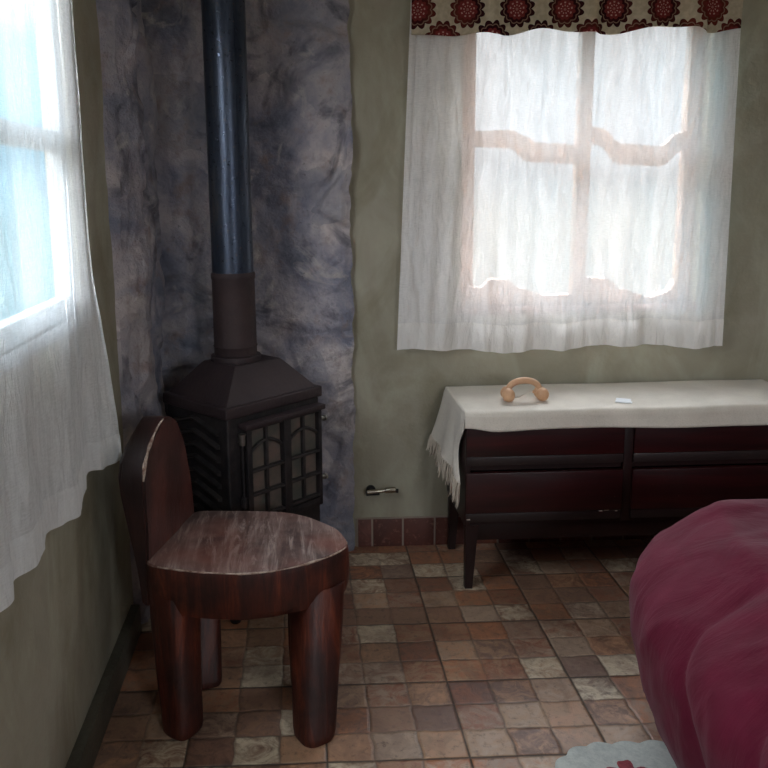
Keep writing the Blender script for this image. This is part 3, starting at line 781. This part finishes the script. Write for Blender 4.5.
# wooden massage roller on the runner
ZR = ZTOP + .0045
mr = thing('massage_roller', 'small arched wooden massage roller with ball ends lying on the cream runner', 'massager', (.785, 2.775, ZR))
bm = bmesh.new(); rings = []
for k in range(25):
    a = PI*k/24; c = Vector((-.056*math.cos(a), .004, .030 + .042*math.sin(a)**.8)); rad = Vector((-math.cos(a), 0, math.sin(a)))
    w = .014; h = .0100 + .002*math.sin(a)
    rings.append([c + rad*(h*math.cos(t)) + Vector((0, 1, 0))*(w*math.sin(t)) for t in [2*PI*j/12 for j in range(12)]])
loft(bm, rings); link('arch_handle', bm, BEECH, mr, 60)
for x in (-.059, .061):
    for y, r in ((-.016, .0245), (.030, .0225)):
        bm = bmesh.new(); bmesh.ops.create_uvsphere(bm, u_segments=24, v_segments=16, radius=r, matrix=Matrix.Translation((x + (y > 0)*.003, y, r)) @ Matrix.Diagonal((.92, .95, 1, 1)))
        link('roller_ball', bm, BEECH, mr, 60)
    bm = bmesh.new(); tube(bm, [(x, -.03, .021), (x, .036, .021)], .004, 8); link('axle', bm, BEECH, mr, 60)
bm = bmesh.new(); tube(bm, [(.030, .0, .031), (.060, -.004, .030)], .0055, 10); link('peg', bm, BEECH, mr, 60)
bm = bmesh.new(); tube(bm, [(-.050, -.004, .012), (-.02, -.012, .016), (.006, -.008, .030), (.032, .0, .032)], .0022, 8); link('pull_cord', bm, CORD, mr, 60)
# card
cd = thing('paper_tag', 'small white paper tag lying folded on the cream runner', 'tag', (1.125, 2.722, ZR), math.radians(-25))
bm = bmesh.new(); box(bm, -.030, .026, -.016, .012, .0, .0012, .0003)
link('tag_leaf', bm, CARDM, cd)
bm = bmesh.new(); box(bm, -.028, .022, 0, .024, .0, .001, M=Matrix.Translation((0, -.012, .002)) @ Matrix.Rotation(.30, 4, 'X')); link('tag_leaf', bm, CARDM, cd)

# ------------------------------------------------------------------ gas valve on the wall
gv = thing('gas_tap', 'small metal gas tap sticking out low on the back wall beside the stove', 'tap', (.26, YB, .236))
bm = bmesh.new(); tube(bm, [(0, .004, 0), (0, -.008, 0)], .019, 18); link('wall_flange', bm, DARKM, gv, 40)
bm = bmesh.new(); tube(bm, [(0, -.006, 0), (0, -.040, 0)], .008, 12); tube(bm, [(-.022, -.040, -.001), (.03, -.040, .001)], .0095, 14); link('valve_body', bm, DARKM, gv, 40)
bm = bmesh.new(); tube(bm, [(-.018, -.043, .006), (.020, -.043, .008), (.052, -.043, .0105), (.058, -.043, .011)], [.0085, .0085, .0075, .006], 14); link('pipe_stub', bm, CHROME, gv, 40)
bm = bmesh.new(); tube(bm, [(.050, -.042, .010), (.056, -.042, .0105), (.092, -.042, .012), (.094, -.042, .012)], [.008, .0115, .0115, .009], 14); link('nut', bm, CHROME, gv, 40)
bm = bmesh.new(); tube(bm, [(.092, -.040, .008), (.104, -.040, .007)], .008, 12); link('stop_cap', bm, DARKM, gv, 40)

# ------------------------------------------------------------------ bed and duvet
bd = thing('bed', 'bed frame and mattress hidden beneath the burgundy duvet', 'bed', (1.66, 1.1, 0))
bm = bmesh.new(); box(bm, -.58, .68, -.98, .86, .10, .26, .01); link('bed_base', bm, MAHOGD, bd, 40)
bm = bmesh.new(); box(bm, -.58, .68, -.98, .86, .262, .43, .05, 3); link('mattress', bm, MATT, bd, 40)
for x in (-.52, .62):
    for y in (-.92, .80):
        bm = bmesh.new(); box(bm, x-.03, x+.03, y-.03, y+.03, 0, .105, .004); link('leg', bm, MAHOGD, bd)
def duvet():
    bm = bmesh.new()
    X0, X1, Y0, Y1, H = 1.0, 2.42, -.05, 2.02, .546
    off = [(0, .135), (.06, .160), (.14, .192), (.22, .214), (.30, .225), (.36, .222), (.41, .206), (.45, .168), (.49, .112), (.525, .045), (.546, .0)]
    # wrapped sheet: profile along the left side, swept with y
    prof = []
    n1 = 60
    for k in range(n1+1):                       # from the floor up the side
        z = .004 + (H-.004)*(1-(1-k/n1)**1.25); prof.append((X0 - pw(off, z, False), z))
    # smooth profile
    for _ in range(10):
        prof = [prof[0]] + [((prof[i-1][0]+prof[i][0]*2+prof[i+1][0])/4, (prof[i-1][1]+prof[i][1]*2+prof[i+1][1])/4) for i in range(1, len(prof)-1)] + [prof[-1]]
    for k in range(1, 61): prof.append((lerp(X0, X1, (k/60)**1.25), H + .012*sm(0, .5, k/60)))
    seams = [2.21, 1.62, 1.33, .97, .61, .25]
    def puff(y):
        best = min(abs(y-s) for s in seams)
        return 1-math.exp(-(best/.06)**.9)
    ny = 230; V = []
    for j in range(ny+1):
        q = j/ny; row = []
        for i, (x, z) in enumerate(prof):
            # far end: corner rounds over in plan and falls to the floor
            y = lerp(Y0, Y1, min(1, q/.78))
            e = max(0, (q-.78)/.22)
            px, pz = x, z
            row.append((px, y, pz, e))
        V.append(row)
    NV = []
    for row in V:
        r = []
        for i, (x, y, z, e) in enumerate(row):
            p = Vector((x, y, z))
            if e > 0:
                # end wrap: same side profile, revolved towards +y around the corner, top sinking over the end
                th = min(1, e/.55)*PI/2 if x < X0+.0 else 0
                if x < X0:
                    d = X0 - x
                    p = Vector((X0 - d*math.cos(e*PI/2), Y1 + d*math.sin(e*PI/2)*.75, z))
                else:
                    p = Vector((x, Y1, z))
            r.append(p)
        NV.append(r)
    # end panel: sweep profile along x beyond the corner
    nx = 60; last = NV[-1]
    ids = [[bm.verts.new(p) for p in row] for row in NV]
    for j in range(ny):
        for i in range(len(prof)-1):
            a, b, c, d = ids[j][i], ids[j][i+1], ids[j+1][i+1], ids[j+1][i]
            if (a.co-d.co).length < 1e-7 and (b.co-c.co).length < 1e-7: continue
            bm.faces.new((a, b, c, d))
    col = [ids[-1][i] for i in range(n1+1)]
    prev = col
    for k in range(1, nx+1):
        xx = lerp(X0, X1, (k/nx)**1.25)
        cur = [bm.verts.new((xx, v.co.y, v.co.z + .012*sm(0, .5, k/nx)*(i/n1)**4)) for i, v in enumerate(col)]
        for i in range(n1): bm.faces.new((prev[i], prev[i+1], cur[i+1], cur[i]))
        prev = cur
    bmesh.ops.remove_doubles(bm, verts=bm.verts[:], dist=1e-4)
    bmesh.ops.recalc_face_normals(bm, faces=bm.faces[:])
    bm.normal_update()
    if sum(f.normal.z for f in bm.faces if f.calc_center_median().z > .5) < 0: bmesh.ops.reverse_faces(bm, faces=bm.faces[:])
    bm.normal_update()
    disp = {}
    for v in bm.verts:
        x, y, z = v.co
        low = sm(0, .12, z)
        # channels sweep towards the foot end as they fall down the side
        yy = y + .20*sm(.56, .12, z)
        top = sm(.50, .56, z)
        h = (puff(yy) - .7)*lerp(.030, .014, top)*low
        h += .014*fbm(x*2.5, y*3, z*3)*low
        rg = 1-abs(noise.noise(Vector((x*2.2 + y*1.8, y*5.5 - x*2.5, z*3.5)))*2.2)
        h += .010*max(0, rg)*low*sm(.15, .5, z)
        h += .006*max(0, 1-3*abs(noise.noise(Vector((x*3+z*5, y*9+z*4, 7.7)))))*low
        disp[v] = v.normal*h
    for v in disp:
        g = max(0, v.co.y-1.45); v.co.x += .005 + (.32*g*g if v.co.x < 1.3 else .32*g*g*max(0, 1-(v.co.x-1.3)))
    for v, d in disp.items():
        v.co += d; v.co.z = max(.003, v.co.z)
    o = link('duvet', bm, DUVET, smooth=180)
    tag(o, 'puffy burgundy quilted duvet spread over the bed at the right', 'duvet')
    return o
DV = duvet()
# ------------------------------------------------------------------ mat on the floor
def mat():
    root = thing('floor_mat', 'pale scalloped bedside mat with a reddish rose motif on the tiles', 'rug', (.82, 1.4, 0))
    pts = []
    x0, x1, ya, yb, r = .575, 1.30, .95, 1.825, .16
    def arc(cx, cy, a0, a1): return [(cx + r*math.cos(lerp(a0, a1, k/30)), cy + r*math.sin(lerp(a0, a1, k/30))) for k in range(31)]
    base = arc(x1-r, yb-r, 0, PI/2) + arc(x0+r, yb-r, PI/2, PI) + arc(x0+r, ya+r, PI, 1.5*PI) + arc(x1-r, ya+r, 1.5*PI, 2*PI)
    P = resample(base, 480, 1); n = len(P); c = sum(P, Vector((0, 0)))/n
    L = sum((P[i]-P[i-1]).length for i in range(n)); s = 0; out = []
    for i in range(n):
        t = (P[(i+1) % n]-P[i-1]).normalized(); nn = Vector((t.y, -t.x)); s = i/n
        out.append(P[i] + nn*(.011*abs(math.sin(s*PI*42)) - .006))
    bm = bmesh.new()
    rg = lambda sc, z: [Vector((c.x+(p.x-c.x)*sc-.82, c.y+(p.y-c.y)*sc-1.4, z)) for p in out]
    loft(bm, [rg(1, .001), rg(1.0, .007), rg(.985, .0105), rg(.90, .010), rg(.5, .010)])
    link('mat_cloth', bm, RUGM, root, 50)
    for k, (mx, my, a) in enumerate(((.765, 1.705, .2), (.66, 1.60, 1.4), (.72, 1.45, 2.2))):
        bm = bmesh.new(); ring_ = []
        for j in range(60):
            th = 2*PI*j/60; rr = .045*(1 + .28*math.sin(5*th + a) + .12*math.sin(11*th))
            ring_.append((mx + rr*math.cos(th)*1.15 - .82, my + rr*math.sin(th)*.9 - 1.4))
        loft(bm, [[(x, y, .0101) for x, y in ring_], [(x, y, .0118) for x, y in ring_]])
        link('rose_motif', bm, MOTIF, root)
mat()

# ------------------------------------------------------------------ daylight
w = bpy.data.worlds.new('sky'); scn.world = w; w.use_nodes = True
nt = w.node_tree; N = nt.nodes; Lk = nt.links
bg = N['Background']; tc = N.new('ShaderNodeTexCoord'); sp = N.new('ShaderNodeSeparateXYZ'); Lk.new(tc.outputs['Generated'], sp.inputs[0])
def wm(op, a, b=None):
    n = N.new('ShaderNodeMath'); n.operation = op
    for i, v in enumerate((a, b)):
        if v is None: continue
        if isinstance(v, (int, float)): n.inputs[i].default_value = v
        else: Lk.new(v, n.inputs[i])
    return n.outputs[0]
def sky_ramp(stops):
    r = N.new('ShaderNodeValToRGB'); Lk.new(wm('ADD', wm('MULTIPLY', sp.outputs[2], .5), .5), r.inputs[0])
    el = r.color_ramp.elements; stops = [((z+1)/2, (v*c[0], v*c[1], v*c[2], 1)) for z, v, c in stops]
    el[0].position, el[0].color = stops[0]; el[1].position, el[1].color = stops[-1]
    for p, c in stops[1:-1]:
        k = el.new(p); k.color = c
    return r.outputs[0]
GR, CL, BL = (1, 1, .92), (.93, .98, 1.03), (.88, .97, 1.08)
# pale haze low over the valley in front, bright cloud above; brighter towards the sun behind the house
front = sky_ramp([(-1, .10, GR), (-.3, .044, GR), (-.04, .041, GR), (.02, .047, CL), (.17, .056, CL), (.30, .36, CL), (.50, .95, CL), (1, .8, BL)])
rear = sky_ramp([(-1, .12, GR), (-.1, .16, GR), (.0, .40, CL), (.2, .7, CL), (1, .8, BL)])
def mixc(f, a, b):
    m = N.new('ShaderNodeMix'); m.data_type = 'RGBA'; Lk.new(f, m.inputs[0])
    for k, v in ((6, a), (7, b)):
        if isinstance(v, tuple): m.inputs[k].default_value = v
        else: Lk.new(v, m.inputs[k])
    return m
def sstep(v, a, b):
    n = N.new('ShaderNodeMapRange'); n.interpolation_type = 'SMOOTHSTEP'; Lk.new(v, n.inputs[0]); n.inputs[1].default_value = a; n.inputs[2].default_value = b; return n.outputs[0]
sky = mixc(sstep(sp.outputs[1], -.05, .55), rear, front).outputs[2]
# a clear blue gap low on the left
gap = sstep(wm('ADD', wm('MULTIPLY', sp.outputs[0], -.6), wm('MULTIPLY', sp.outputs[1], .8)), .74, .92)
tint = mixc(gap, (1, 1, 1, 1), (.46, .98, 1.24, 1)).outputs[2]
mx = N.new('ShaderNodeMix'); mx.data_type = 'RGBA'; mx.blend_type = 'MULTIPLY'; mx.inputs[0].default_value = 1
Lk.new(sky, mx.inputs[6]); Lk.new(tint, mx.inputs[7]); Lk.new(mx.outputs[2], bg.inputs[0])
bg.inputs[1].default_value = SKY
def portal(loc, rot, sx, sy):
    l = bpy.data.lights.new('daylight_portal', 'AREA'); l.shape = 'RECTANGLE'; l.size = sx; l.size_y = sy; l.cycles.is_portal = True
    o = bpy.data.objects.new('daylight_portal', l); COL.objects.link(o); o.location = loc; o.rotation_euler = rot
portal(((BW[0]+BW[1])/2, 3.17, (BW[2]+BW[3])/2), (-PI/2, 0, 0), BW[1]-BW[0], BW[3]-BW[2])
portal(((RW[0]+RW[1])/2, YF-.16, (RW[2]+RW[3])/2), (PI/2, 0, 0), RW[1]-RW[0], RW[3]-RW[2])
portal((-.70, (LW[0]+LW[1])/2, (LW[2]+LW[3])/2), (PI/2, 0, -PI/2), LW[1]-LW[0], LW[3]-LW[2])

scn.view_settings.view_transform = 'Standard'; scn.view_settings.look = 'None'; scn.view_settings.gamma = 1
scn.view_settings.use_curve_mapping = False; scn.view_settings.exposure = 0.0
scn.cycles.use_denoising = True
scn.cycles.max_bounces = 14; scn.cycles.diffuse_bounces = 8; scn.cycles.transparent_max_bounces = 16
scn.cycles.sample_clamp_indirect = 6
